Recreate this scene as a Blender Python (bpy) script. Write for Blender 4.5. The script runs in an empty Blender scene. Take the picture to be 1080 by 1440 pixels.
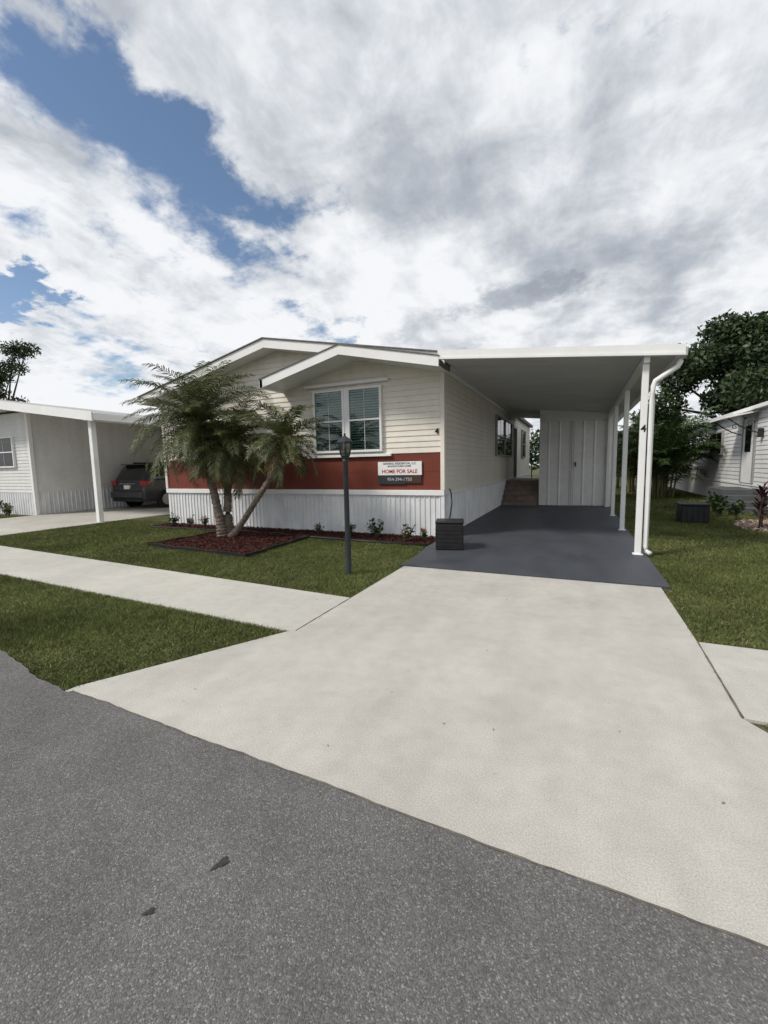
import bpy, bmesh, math, random
import numpy as np
from mathutils import Vector, Matrix
random.seed(7); rng=np.random.default_rng(7)
scene=bpy.context.scene
scene.view_settings.view_transform='Standard'
scene.view_settings.look='None'
scene.view_settings.exposure=0

# ------------------------------------------------------------------ helpers
def N(nt,t,**kw):
    n=nt.nodes.new(t)
    for k,v in kw.items(): setattr(n,k,v)
    return n
def mat(name,c1,c2=None,scale=3.0,rough=0.7,bump=0.0,bscale=None,detail=6,spec=0.3,lo=.35,hi=.65,metal=0.0,island=0.0,fine=None,stretch=None,dist=0.01,extra=None,trans=0):
    m=bpy.data.materials.new(name); m.use_nodes=True
    nt=m.node_tree; b=nt.nodes['Principled BSDF']
    b.inputs['Roughness'].default_value=rough
    b.inputs['Metallic'].default_value=metal
    b.inputs['Specular IOR Level'].default_value=spec
    tc=N(nt,'ShaderNodeTexCoord'); vec=tc.outputs['Object']
    if stretch:
        mp=N(nt,'ShaderNodeMapping'); mp.inputs['Scale'].default_value=stretch
        nt.links.new(vec,mp.inputs['Vector']); vec=mp.outputs['Vector']
    c2=c2 or tuple(x*.88 for x in c1)
    no=N(nt,'ShaderNodeTexNoise'); no.inputs['Scale'].default_value=scale; no.inputs['Detail'].default_value=detail; no.inputs['Roughness'].default_value=.6
    nt.links.new(vec,no.inputs['Vector'])
    mr=N(nt,'ShaderNodeMapRange'); mr.inputs['From Min'].default_value=lo; mr.inputs['From Max'].default_value=hi
    nt.links.new(no.outputs['Fac'],mr.inputs['Value'])
    mx=N(nt,'ShaderNodeMix',data_type='RGBA')
    mx.inputs['A'].default_value=(*c1,1); mx.inputs['B'].default_value=(*c2,1)
    nt.links.new(mr.outputs['Result'],mx.inputs['Factor'])
    out=mx.outputs['Result']
    def mul(out,val):
        vm=N(nt,'ShaderNodeVectorMath',operation='SCALE')
        nt.links.new(out,vm.inputs[0]); nt.links.new(val,vm.inputs['Scale']); return vm.outputs['Vector']
    for (fs,flo,fhi,fst,a,bb) in ([(fine[0],fine[1],fine[2],None,.3,.7)] if fine else [])+(extra or []):
        n2=N(nt,'ShaderNodeTexNoise'); n2.inputs['Scale'].default_value=fs; n2.inputs['Detail'].default_value=4
        src=tc.outputs['Object']
        if fst:
            mp=N(nt,'ShaderNodeMapping'); mp.inputs['Scale'].default_value=fst; nt.links.new(src,mp.inputs['Vector']); src=mp.outputs['Vector']
        nt.links.new(src,n2.inputs['Vector'])
        m2=N(nt,'ShaderNodeMapRange'); m2.inputs['From Min'].default_value=a; m2.inputs['From Max'].default_value=bb
        m2.inputs['To Min'].default_value=flo; m2.inputs['To Max'].default_value=fhi
        nt.links.new(n2.outputs['Fac'],m2.inputs['Value']); out=mul(out,m2.outputs['Result'])
    if island>0:
        g=N(nt,'ShaderNodeNewGeometry')
        m3=N(nt,'ShaderNodeMapRange'); m3.inputs['To Min'].default_value=1-island; m3.inputs['To Max'].default_value=1+island
        nt.links.new(g.outputs['Random Per Island'],m3.inputs['Value']); out=mul(out,m3.outputs['Result'])
    nt.links.new(out,b.inputs['Base Color'])
    if bump>0:
        n4=N(nt,'ShaderNodeTexNoise'); n4.inputs['Scale'].default_value=bscale or scale*6; n4.inputs['Detail'].default_value=4
        nt.links.new(tc.outputs['Object'],n4.inputs['Vector'])
        bp=N(nt,'ShaderNodeBump'); bp.inputs['Strength'].default_value=bump; bp.inputs['Distance'].default_value=dist
        nt.links.new(n4.outputs['Fac'],bp.inputs['Height']); nt.links.new(bp.outputs['Normal'],b.inputs['Normal'])
    if trans>0:
        tr=N(nt,'ShaderNodeBsdfTranslucent'); nt.links.new(out,tr.inputs['Color'])
        ms=N(nt,'ShaderNodeMixShader'); ms.inputs[0].default_value=trans
        o=[x for x in nt.nodes if x.type=='OUTPUT_MATERIAL'][0]
        nt.links.new(b.outputs[0],ms.inputs[1]); nt.links.new(tr.outputs[0],ms.inputs[2]); nt.links.new(ms.outputs[0],o.inputs['Surface'])
    return m
def glassmat(name,tint=(.55,.62,.62),gl=.12):
    m=bpy.data.materials.new(name); m.use_nodes=True; nt=m.node_tree; nt.nodes.clear()
    o=N(nt,'ShaderNodeOutputMaterial'); t=N(nt,'ShaderNodeBsdfTransparent'); t.inputs['Color'].default_value=(*tint,1)
    g=N(nt,'ShaderNodeBsdfGlossy'); g.inputs['Roughness'].default_value=.03
    fr=N(nt,'ShaderNodeFresnel'); ad=N(nt,'ShaderNodeMath',operation='ADD'); ad.inputs[1].default_value=gl
    mx=N(nt,'ShaderNodeMixShader')
    nt.links.new(fr.outputs[0],ad.inputs[0]); nt.links.new(ad.outputs[0],mx.inputs[0])
    nt.links.new(t.outputs[0],mx.inputs[1]); nt.links.new(g.outputs[0],mx.inputs[2]); nt.links.new(mx.outputs[0],o.inputs['Surface'])
    return m
def empty(name,loc):
    e=bpy.data.objects.new(name,None); e.location=loc; e.empty_display_size=.2
    scene.collection.objects.link(e); return e
def link(o,parent):
    scene.collection.objects.link(o)
    if parent:
        o.parent=parent; o.matrix_parent_inverse=Matrix.Translation(-Vector(parent.location))
    return o
def mesh(name,V,F,m,parent=None,smooth=False,mi=None):
    me=bpy.data.meshes.new(name)
    me.from_pydata([tuple(v) for v in V],[],F)
    for x in (m if isinstance(m,(list,tuple)) else [m]): me.materials.append(x)
    if mi is not None: me.polygons.foreach_set('material_index',mi)
    if smooth: me.polygons.foreach_set('use_smooth',[True]*len(me.polygons))
    me.update()
    o=bpy.data.objects.new(name,me); return link(o,parent)
def fastmesh(name,V,nper,m,parent=None):
    V=np.asarray(V,dtype=np.float32); n=len(V)//nper
    me=bpy.data.meshes.new(name); me.vertices.add(n*nper); me.vertices.foreach_set('co',V.ravel())
    me.loops.add(n*nper); me.loops.foreach_set('vertex_index',np.arange(n*nper,dtype=np.int32))
    me.polygons.add(n); me.polygons.foreach_set('loop_start',np.arange(n,dtype=np.int32)*nper)
    me.update(calc_edges=True); me.materials.append(m)
    o=bpy.data.objects.new(name,me); return link(o,parent)
def box(name,x0,x1,y0,y1,z0,z1,m,parent=None,bev=0.0):
    if x0>x1:x0,x1=x1,x0
    if y0>y1:y0,y1=y1,y0
    V=[(x0,y0,z0),(x1,y0,z0),(x1,y1,z0),(x0,y1,z0),(x0,y0,z1),(x1,y0,z1),(x1,y1,z1),(x0,y1,z1)]
    F=[(0,3,2,1),(4,5,6,7),(0,1,5,4),(1,2,6,5),(2,3,7,6),(3,0,4,7)]
    o=mesh(name,V,F,m,parent)
    if bev>0:
        b=o.modifiers.new('b','BEVEL'); b.width=bev; b.segments=2
    return o
def slab(name,xa,za,xb,zb,y0,y1,t,m,parent=None):
    V=[(xa,y0,za-t),(xb,y0,zb-t),(xb,y1,zb-t),(xa,y1,za-t),(xa,y0,za),(xb,y0,zb),(xb,y1,zb),(xa,y1,za)]
    F=[(0,3,2,1),(4,5,6,7),(0,1,5,4),(1,2,6,5),(2,3,7,6),(3,0,4,7)]
    return mesh(name,V,F,m,parent)
def tubeVF(pts,rad,seg=8,V=None,F=None,jit=0):
    V=[] if V is None else V; F=[] if F is None else F
    pts=[Vector(p) for p in pts]; base=len(V); n=len(pts)
    up=Vector((0,0,1))
    for i,p in enumerate(pts):
        t=(pts[min(i+1,n-1)]-pts[max(i-1,0)]).normalized()
        a=t.cross(up)
        if a.length<.05: a=t.cross(Vector((0,1,0)))
        a.normalize(); b=t.cross(a)
        r=rad[i] if hasattr(rad,'__len__') else rad
        for k in range(seg):
            th=2*math.pi*k/seg; rr=r*(1+jit*(random.random()-.5))
            V.append(tuple(p+a*math.cos(th)*rr+b*math.sin(th)*rr))
    for i in range(n-1):
        for k in range(seg):
            F.append((base+i*seg+k,base+i*seg+(k+1)%seg,base+(i+1)*seg+(k+1)%seg,base+(i+1)*seg+k))
    F.append(tuple(base+k for k in range(seg))[::-1]); F.append(tuple(base+(n-1)*seg+k for k in range(seg)))
    return V,F
def tube(name,pts,rad,m,parent=None,seg=10,jit=0,smooth=True):
    V,F=tubeVF(pts,rad,seg,jit=jit); return mesh(name,V,F,m,parent,smooth)
def poly(name,pts,z,m,parent=None,thick=0.0):
    V=[(p[0],p[1],z) for p in pts]; n=len(pts); F=[tuple(range(n))]
    if thick>0:
        V+=[(p[0],p[1],z-thick) for p in pts]
        for i in range(n): F.append((i,n+i,n+(i+1)%n,(i+1)%n))
    return mesh(name,V,F,m,parent)
def siding(name,axis,fixed,out,a0,a1,z0,z1,m,parent,ext=None,row=.115,d=.016):
    V=[];F=[];z=z0
    while z<z1-.005:
        zt=min(z+row,z1)
        (l0,r0)=ext(z) if ext else (a0,a1); (l1,r1)=ext(zt) if ext else (a0,a1)
        if r1<=l1: l1=r1=(l0+r0)/2
        if r0<=l0: break
        def P(a,dd,zz): return (a,fixed+out*dd,zz) if axis=='x' else (fixed+out*dd,a,zz)
        b=len(V)
        V+=[P(l0,d,z),P(r0,d,z),P(r1,0.002,zt),P(l1,0.002,zt),P(l0,0,z),P(r0,0,z),P(l0,d,z+.012),P(r0,d,z+.012)]
        F+=[(b,b+1,b+7,b+6),(b+6,b+7,b+2,b+3),(b+4,b+5,b+1,b)]
        z=zt
    return mesh(name,V,F,m,parent)
def ribbed(name,axis,fixed,out,a0,a1,z0,z1,m,parent,pitch=.12,d=.018,rib=.25):
    V=[];F=[];a=a0;prof=[]
    while a<a1:
        for fr,dd in ((0,0),(1-rib-.12,0),(1-rib,d),(1-.12,d)):
            aa=a+fr*pitch
            if aa<=a1: prof.append((aa,dd))
        a+=pitch
    prof.append((a1,0))
    for (aa,dd) in prof:
        for zz in (z0,z1):
            V.append((aa,fixed+out*dd,zz) if axis=='x' else (fixed+out*dd,aa,zz))
    for i in range(len(prof)-1): F.append((2*i,2*i+2,2*i+3,2*i+1))
    return mesh(name,V,F,m,parent)

# ------------------------------------------------------------------ materials
M_side=mat('siding_offwhite',(.74,.70,.62),(.68,.64,.565),scale=.9,rough=.55,fine=(8,.96,1.03),extra=[(2.2,.95,1.02,(1.5,1.5,.25),.35,.65)])
M_sidew=mat('siding_white',(.71,.71,.70),(.64,.64,.63),scale=.9,rough=.55,fine=(8,.96,1.03),extra=[(2.2,.94,1.02,(1.5,1.5,.25),.35,.65)])
M_red=mat('siding_brick_red',(.165,.038,.023),(.135,.032,.020),scale=1.6,rough=.65,fine=(14,.93,1.06))
M_white=mat('white_paint',(.79,.79,.78),(.73,.73,.72),scale=2.2,rough=.45)
M_skirt=mat('white_skirt',(.75,.76,.77),(.66,.67,.68),scale=1.3,rough=.5,fine=(5,.95,1.03),extra=[(3,.90,1.02,(2,2,.4),.35,.6)])
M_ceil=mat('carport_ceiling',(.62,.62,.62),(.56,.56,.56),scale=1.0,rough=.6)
M_sheet=mat('shed_metal',(.80,.80,.78),(.74,.74,.72),scale=1.4,rough=.5,fine=(6,.96,1.03))
M_shing=mat('shingles',(.12,.11,.10),(.2,.19,.18),scale=14,rough=.95,bump=.6)
stains=[(2.0,.95,1.03,(1.8,.30,1),.35,.62),(.45,.94,1.04,None,.35,.65),(9,.95,1.02,None,.32,.6),(420,.88,1.10,None,.3,.7)]
M_conc=mat('concrete',(.50,.485,.44),(.415,.40,.365),scale=1.6,rough=.9,bump=.5,bscale=130,detail=12,fine=(150,.78,1.15),lo=.3,hi=.72,dist=.005,extra=stains)
M_walk=mat('sidewalk_concrete',(.51,.495,.45),(.42,.41,.37),scale=1.3,rough=.9,bump=.4,bscale=120,detail=10,fine=(120,.84,1.1),lo=.3,hi=.72,dist=.005,extra=stains[1:3])
M_slab=mat('painted_slab',(.066,.072,.087),(.053,.058,.070),scale=1.1,rough=.55,bump=.2,bscale=60,fine=(30,.93,1.06),extra=[(1.2,.85,1.08,(2,.5,1),.35,.65)])
M_joint=mat('joint_dark',(.08,.073,.06),(.16,.145,.12),scale=9,rough=1)
M_black=mat('black_plastic',(.012,.012,.013),(.02,.02,.021),scale=8,rough=.45)
M_iron=mat('black_painted_iron',(.016,.021,.023),(.024,.029,.031),scale=8,rough=.45)
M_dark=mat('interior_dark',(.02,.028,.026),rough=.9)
M_blind=mat('blind_slats',(.56,.64,.60),rough=.5)
M_glass=glassmat('window_glass',(.70,.80,.78),.02)
M_trunk=mat('palm_trunk',(.22,.18,.145),(.10,.08,.06),scale=9,rough=.95,bump=.8,bscale=30,stretch=(1,1,3))
M_bark=mat('bark',(.09,.07,.055),(.05,.04,.03),scale=9,rough=.95,bump=.8)
M_frond=mat('palm_leaflets',(.115,.128,.044),(.058,.078,.028),scale=2.2,rough=.5,island=.5,spec=.4,trans=.22)
M_frond2=mat('palm_leaflets_dry',(.24,.16,.08),(.15,.10,.05),scale=3,rough=.8,island=.3)
M_rach=mat('palm_rachis',(.17,.17,.07),(.13,.11,.05),scale=3,rough=.6)
M_leaf=mat('tree_leaves',(.038,.062,.020),(.018,.034,.011),scale=.7,rough=.5,island=.5,spec=.35)
M_leaf2=mat('distant_leaves',(.045,.075,.03),(.028,.05,.02),scale=.3,rough=.7,island=.4)
M_areca=mat('areca_leaves',(.05,.085,.022),(.025,.045,.014),scale=1.5,rough=.5,island=.45)
M_grass=mat('grass_blades',(.150,.172,.058),(.092,.120,.038),scale=.9,rough=.75,island=.4,spec=.12,detail=8,fine=(5,.75,1.2),extra=[(.5,.82,1.18,None,.35,.65)],trans=.18)
M_straw=mat('grass_straw',(.28,.24,.12),(.19,.17,.085),scale=2,rough=.9,island=.3)
M_ti=mat('ti_leaves',(.07,.020,.028),(.030,.026,.02),scale=5,rough=.5,island=.5)
M_shrub=mat('shrub_leaves',(.06,.11,.03),(.035,.07,.022),scale=6,rough=.5,island=.5)
M_flower=mat('flower_petals',(.55,.10,.09),(.6,.35,.33),scale=9,rough=.6,island=.3)
M_mulch=mat('mulch_chips',(.085,.024,.017),(.040,.015,.012),scale=7,rough=.95,island=.6)
M_mulchb=mat('mulch_base',(.05,.018,.012),(.03,.012,.009),scale=12,rough=1,bump=1,bscale=40,dist=.03)
M_gravel=mat('gravel_stones',(.36,.28,.23),(.25,.20,.17),scale=7,rough=.9,island=.35)
M_wood=mat('step_boards',(.27,.215,.18),(.19,.15,.125),scale=4,rough=.8)
M_gray=mat('gray_steps',(.09,.095,.10),(.065,.07,.075),scale=4,rough=.8)
M_ground=mat('ground_grass',(.070,.088,.030),(.105,.098,.046),scale=1.6,rough=1,bump=1,bscale=45,detail=9,fine=(28,.6,1.3),dist=.03)
def asphalt():
    m=bpy.data.materials.new('asphalt'); m.use_nodes=True; nt=m.node_tree; b=nt.nodes['Principled BSDF']
    b.inputs['Roughness'].default_value=.92; b.inputs['Specular IOR Level'].default_value=.25
    tc=N(nt,'ShaderNodeTexCoord')
    v=N(nt,'ShaderNodeTexVoronoi'); v.inputs['Scale'].default_value=210
    nt.links.new(tc.outputs['Object'],v.inputs['Vector'])
    sp=N(nt,'ShaderNodeSeparateColor'); nt.links.new(v.outputs['Color'],sp.inputs[0])
    r=N(nt,'ShaderNodeValToRGB'); e=r.color_ramp.elements
    e[0].position=0; e[0].color=(.088,.085,.083,1); e[1].position=1; e[1].color=(.27,.26,.245,1)
    k=e.new(.55); k.color=(.128,.124,.122,1); k=e.new(.90); k.color=(.162,.157,.153,1)
    nt.links.new(sp.outputs[0],r.inputs['Fac'])
    out=r.outputs['Color']
    for sc,a,bb,st in ((.8,.88,1.12,None),(3.5,.88,1.12,None),(1.0,.9,1.08,(.3,2.5,1)),(40,.88,1.12,None)):
        n=N(nt,'ShaderNodeTexNoise'); n.inputs['Scale'].default_value=sc; n.inputs['Detail'].default_value=6; n.inputs['Roughness'].default_value=.65
        src=tc.outputs['Object']
        if st: mp=N(nt,'ShaderNodeMapping'); mp.inputs['Scale'].default_value=st; nt.links.new(src,mp.inputs['Vector']); src=mp.outputs['Vector']
        nt.links.new(src,n.inputs['Vector'])
        mr=N(nt,'ShaderNodeMapRange'); mr.inputs['From Min'].default_value=.3; mr.inputs['From Max'].default_value=.7; mr.inputs['To Min'].default_value=a; mr.inputs['To Max'].default_value=bb
        nt.links.new(n.outputs['Fac'],mr.inputs['Value'])
        vm=N(nt,'ShaderNodeVectorMath',operation='SCALE'); nt.links.new(out,vm.inputs[0]); nt.links.new(mr.outputs['Result'],vm.inputs['Scale']); out=vm.outputs['Vector']
    nt.links.new(out,b.inputs['Base Color'])
    bp=N(nt,'ShaderNodeBump'); bp.inputs['Strength'].default_value=.6; bp.inputs['Distance'].default_value=.004; bp.invert=True
    nt.links.new(v.outputs['Distance'],bp.inputs['Height']); nt.links.new(bp.outputs['Normal'],b.inputs['Normal'])
    return m
M_asph=asphalt()
M_patch=mat('asphalt_patch',(.06,.06,.06),(.035,.035,.035),scale=60,rough=.9,bump=.6)

# ------------------------------------------------------------------ ground surfaces
poly('ground',[(-250,-250),(250,-250),(250,250),(-250,250)],0,M_ground)
def wig(x): return .008*math.sin(x*4.1)+.004*math.sin(x*11.3+1)+.002*math.sin(x*37+2)
def edgeY(x):
    base=1.54-.033*(max(x,-3.1)+.6) if x<3 else 1.42
    if x<-3.1: return base+.15*min(1,(-3.1-x)/1.2)+1.6*wig(x)+.02*math.sin(x*2.3)
    return base+.45*wig(x)
xs=list(np.arange(-60,-8,1.0))+list(np.arange(-8,4,.02))+list(np.arange(4,60,1.0))
pts=[(x,edgeY(x)+random.uniform(-.003,.003)) for x in xs]
poly('road',[(-60,-7),(60,-7)]+pts[::-1],.026,M_asph,thick=.03)
V=[];F=[]
xx=np.arange(-3.08,1.85,.03)
for i,x in enumerate(xx):
    w=.002+.005*abs(math.sin(x*5.3)*math.sin(x*13.7+1))+.003*random.random()
    y=edgeY(x); V+=[(x,y-.003,.0285),(x,y+w,.0285)]
    if i: b=2*i; F.append((b-2,b,b+1,b-1))
mesh('road_seam',V,F,M_joint)
def blob(cx,cy,rx,ry,ang,n=26):
    out=[]
    for i in range(n):
        t=2*math.pi*i/n; r=1+.25*math.sin(3*t+cx)+.2*random.uniform(-1,1)
        a=rx*r*math.cos(t); b=ry*r*math.sin(t)
        out.append((cx+a*math.cos(ang)-b*math.sin(ang),cy+a*math.sin(ang)+b*math.cos(ang)))
    return out
tp=empty('road_stain',(-1.3,.9,.03))
poly('stain_1',blob(-1.18,1.06,.034,.015,1.2),.0300,M_patch,tp)
poly('stain_2',blob(-1.27,.83,.018,.010,.9),.0300,M_patch,tp)
dw=[(-2.3,5.76),(.93,5.76),(.93,4.1),(.90,2.93),(1.05,2.72),(1.95,1.38),(-3.16,1.38),(-3.13,1.68),(-2.38,3.02),(-2.3,3.12)]
poly('driveway',dw,.020,M_conc,thick=.02)
poly('carport_floor',[(-2.40,5.76),(1.02,5.76),(1.02,15.8),(-2.44,15.8),(-2.44,7.2),(-2.3,5.9)],.035,M_slab,thick=.035)
sw=empty('sidewalk',(-6,3.7,0))
def ylo(x): return 3.06+(-2.3-x)*.046
def yhi(x): return 4.13+(-2.3-x)*.062
x=-2.31
while x>-30:
    x2=x-4.5
    poly('panel',[(x2+.006,ylo(x2)),(x,ylo(x)),(x,yhi(x)),(x2+.006,yhi(x2))],.018,M_walk,sw,thick=.018); x=x2
sr=empty('sidewalk',(3,3.5,0))
poly('panel',[(.909,2.94),(3.4,2.94),(3.4,4.1),(.937,4.1)],.018,M_walk,sr,thick=.018)
x=3.41
while x<20:
    poly('panel',[(x,2.94),(x+3,2.94),(x+3,4.1),(x,4.1)],.018,M_walk,sr,thick=.018); x+=3.01
V=[];F=[]
def strip(x0,y0,x1,y1,w,z):
    d=Vector((x1-x0,y1-y0,0)).normalized(); n=Vector((-d.y,d.x,0))*w/2; b=len(V); k=14
    for i in range(k+1):
        t=i/k; j=random.uniform(.5,1.3); p=Vector((x0+(x1-x0)*t,y0+(y1-y0)*t,z)); V.append(tuple(p-n*j)); V.append(tuple(p+n*j))
        if i: F.append((b+2*i-2,b+2*i,b+2*i+1,b+2*i-1))
strip(-2.305,3.08,-2.305,4.13,.010,.0235); strip(.903,2.94,.932,4.1,.014,.0235)
strip(-2.3,5.755,.93,5.755,.010,.0235)
mesh('concrete_joints',V,F,M_joint)
poly('driveway',[(-17.25,1.85),(-12.6,1.85),(-12.6,20),(-17.25,20)],.022,M_conc,thick=.02)

# ------------------------------------------------------------------ grass
def inside(px,py,P):
    c=np.zeros(len(px),bool); n=len(P); j=n-1
    for i in range(n):
        xi,yi=P[i]; xj,yj=P[j]
        c^=((yi>py)!=(yj>py))&(px<(xj-xi)*(py-yi)/(yj-yi+1e-12)+xi); j=i
    return c
bed1=[(-7.75,5.70),(-5.05,5.48),(-5.15,7.5),(-7.6,7.62)]
bed2=[(-10.3,7.62),(-5.2,7.5),(-2.5,7.35),(-2.42,8.3),(-10.3,8.3)]
gx=[];gy=[];gs=[]
def scatter(x0,x1,y0,y1,dens,s=1.0):
    n=int((x1-x0)*(y1-y0)*dens); a=rng.uniform(x0,x1,n); b=rng.uniform(y0,y1,n)
    jx=a+rng.normal(0,.014,n); jy=b+rng.normal(0,.014,n)
    k=~inside(jx,jy,bed1)&~inside(jx,jy,bed2)&~inside(jx,jy,dw)
    k&=~((a<-2.3)&(jy>3.06+(-2.3-a)*.046-.005)&(jy<4.13+(-2.3-a)*.062+.005))
    k&=~((jx>.9)&(jy>2.93)&(jy<4.11))
    k&=~((jx>-2.44)&(jx<1.03)&(jy>5.7)); k&=~((a>-10.4)&(a<-2.3)&(b>7.6)&(a<0))
    k&=~((jx>-17.28)&(jx<-12.57)); k&=~(a<-17.3)|(b<8.0)
    k&=(jy>np.where(a<-3.1,1.63+.15*np.minimum(1,(-3.1-a)/1.2)+.02*np.sin(a*2.3)+.012*np.sin(a*4.1)+.012*np.sin(a*31),1.50))
    k&=~((a>4.7)&(b>11))
    gx.append(a[k]);gy.append(b[k]);gs.append(np.full(k.sum(),s))
scatter(-5.5,-2.2,1.5,3.5,10500)
scatter(-11,-5.5,1.55,3.6,5000,1.1)
scatter(-7,-2.2,4.1,7.7,5600)
scatter(-13,-7,4.3,8.6,2800,1.3)
scatter(-24,-13,3,8,900,1.7)
scatter(.9,3.5,4.1,8,6500)
scatter(1.0,6,1.5,3.0,7000)
scatter(3.5,8,4.1,11,2800,1.2)
scatter(1.0,4.8,8,14,2400,1.3)
scatter(1.0,4.8,14,24,800,1.9)
gx=np.concatenate(gx);gy=np.concatenate(gy);gs=np.concatenate(gs); n=len(gx)
patch=.5+.25*np.sin(gx*2.1+np.sin(gy*1.7)*2)+.25*np.sin(gy*2.9+np.sin(gx*2.3)*2)
hh=rng.uniform(.016,.042,n)*gs*(.75+.5*patch); w=rng.uniform(.0028,.006,n)*gs; th=rng.uniform(0,2*np.pi,n)
lx=rng.normal(0,.022,n)*gs; ly=rng.normal(0,.022,n)*gs
T=np.zeros((n,3,3),np.float32)
T[:,0]=np.stack([gx-np.cos(th)*w,gy-np.sin(th)*w,np.zeros(n)],1)
T[:,1]=np.stack([gx+np.cos(th)*w,gy+np.sin(th)*w,np.zeros(n)],1)
T[:,2]=np.stack([gx+lx,gy+ly,hh],1)
ms=rng.random(n)<(.06+.12*(1-patch))
ge=empty('grass',(-4,5,0))
fastmesh('green_blades',T[~ms].reshape(-1,3),3,M_grass,ge)
T2=T[ms]; T2[:,2,2]*=.7
fastmesh('straw_blades',T2.reshape(-1,3),3,M_straw,ge)

def chips(name,P,size,m,parent,flat=.3,zb=0.02,asp=.4,n=1000,zr=.03):
    xs_=[p[0] for p in P]; ys_=[p[1] for p in P]
    a=rng.uniform(min(xs_),max(xs_),n*2); b=rng.uniform(min(ys_),max(ys_),n*2); k=inside(a,b,P); a=a[k][:n]; b=b[k][:n]; n=len(a)
    c=np.stack([a,b,zb+rng.uniform(0,zr,n)],1)
    u=rng.normal(size=(n,3)); u[:,2]*=flat; u/=np.linalg.norm(u,axis=1)[:,None]
    v=rng.normal(size=(n,3)); v[:,2]*=flat; v-= (v*u).sum(1)[:,None]*u; v/=np.linalg.norm(v,axis=1)[:,None]
    s=rng.uniform(.5,1.2,n)[:,None]*size
    Q=np.stack([c-u*s-v*s*asp,c+u*s-v*s*asp,c+u*s+v*s*asp,c-u*s+v*s*asp],1)
    return fastmesh(name,Q.reshape(-1,3),4,m,parent)
def leafcloud(name,blobs,n,size,m,parent,asp=.45,shell=.5):
    vol=np.array([b[3]*b[4]*b[5] for b in blobs])**(2/3); pr=vol/vol.sum(); idx=rng.choice(len(blobs),n,p=pr); B=np.array(blobs)[idx]
    d=rng.normal(size=(n,3)); d/=np.linalg.norm(d,axis=1)[:,None]
    r=rng.uniform(shell,1.05,n)**.7
    r*=1+.18*np.sin(d[:,0]*7+idx)*np.cos(d[:,1]*6+d[:,2]*5)
    c=B[:,:3]+d*B[:,3:6]*r[:,None]
    u=rng.normal(size=(n,3)); u/=np.linalg.norm(u,axis=1)[:,None]
    v=rng.normal(size=(n,3)); v-=(v*u).sum(1)[:,None]*u; v/=np.linalg.norm(v,axis=1)[:,None]
    s=rng.uniform(.6,1.3,n)[:,None]*size
    Q=np.stack([c-u*s,c-v*s*asp,c+u*s,c+v*s*asp],1)
    return fastmesh(name,Q.reshape(-1,3),4,m,parent)
chips('fallen_leaves',[(-3.2,1.7),(1.2,1.7),(.9,5.6),(-2.3,5.6)],.006,M_frond2,None,flat=.15,zb=.024,zr=.003,n=30,asp=.5)

# mulch beds
mb=empty('mulch_bed',(-6.4,6.5,0))
poly('soil',bed1,.03,M_mulchb,mb,thick=.03)
chips('chips',bed1,.022,M_mulch,mb,n=9000,zb=.03)
for i in range(4):
    p,q=bed1[i],bed1[(i+1)%4]
    d=Vector((q[0]-p[0],q[1]-p[1],0)).normalized(); nn=Vector((-d.y,d.x,0))*.015
    k=8; Vv=[];Ff=[]
    for j in range(k+1):
        t=j/k; c=Vector((p[0]+(q[0]-p[0])*t,p[1]+(q[1]-p[1])*t,0)); top=.065+.012*math.sin(j*2.1+i)
        Vv+=[tuple(c-nn),tuple(c-nn+Vector((0,0,top))),tuple(c+nn+Vector((0,0,top))),tuple(c+nn)]
        if j: b=4*j; Ff+=[(b-4,b,b+1,b-3),(b-3,b+1,b+2,b-2),(b-2,b+2,b+3,b-1)]
    mesh('edging_%d'%i,Vv,Ff,M_black,mb)
mb2=empty('mulch_bed',(-6,7.9,0))
poly('soil',bed2,.025,M_mulchb,mb2,thick=.025)
chips('chips',bed2,.022,M_mulch,mb2,n=9000,zb=.025)
tube('edging',[(-10.2,7.62,.03),(-7.6,7.60,.03),(-5.2,7.5,.035),(-3.9,7.42,.03),(-2.5,7.36,.03)],.028,M_black,mb2,seg=6)

# ------------------------------------------------------------------ mobile home
H=empty('mobile_home',(-6.4,8.3,0))
XL,XR,YF,YB=-10.3,-2.44,8.3,25.0
box('core',XL+.02,XR-.02,YF+.02,YB,0.0,3.3,M_side,H)
def ext(z):
    l=max(XL,-10.55+(z+.15-3.42)/.224); r=min(XR,-2.3-(z+.15-3.55)/.195); return l,r
siding('front_wall','x',YF,-1,XL,XR,1.75,4.2,M_side,H,ext=ext)
siding('front_band','x',YF,-1,XL,XR,.99,1.75,M_red,H,row=.38,d=.006)
box('band_base_trim',XL-.02,XR+.03,YF-.045,YF+.02,.88,.99,M_white,H,.006)
ribbed('front_skirt','x',YF,-1,XL,XR,0,.88,M_skirt,H,pitch=.11)
siding('side_wall','y',XR,1,YF,YB,.90,3.45,M_side,H)
ribbed('side_skirt','y',XR,1,YF,YB,0,.88,M_skirt,H,pitch=.11)
box('side_base_trim',XR,XR+.03,YF+.022,YB,.88,.93,M_white,H)
box('corner_trim_right',XR-.05,XR+.035,YF-.035,YF+.06,.995,3.42,M_side,H,.006)
box('corner_trim_left',XL-.035,XL+.05,YF-.035,YF+.06,.995,3.3,M_side,H,.006)
box('skirt_corner',XR-.04,XR+.028,YF-.028,YF+.05,0,.878,M_skirt,H)
slab('roof_left',-10.55,3.42,-6.4,4.35,7.87,YB+.3,.14,M_shing,H)
slab('roof_right',-6.4,4.35,-2.3,3.55,7.87,YB+.3,.14,M_shing,H)
slab('soffit_left',-10.5,3.28,-6.4,4.205,7.87,YF+.03,.02,M_white,H)
slab('soffit_right',-6.4,4.205,-2.32,3.405,7.87,YF+.03,.02,M_white,H)
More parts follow.
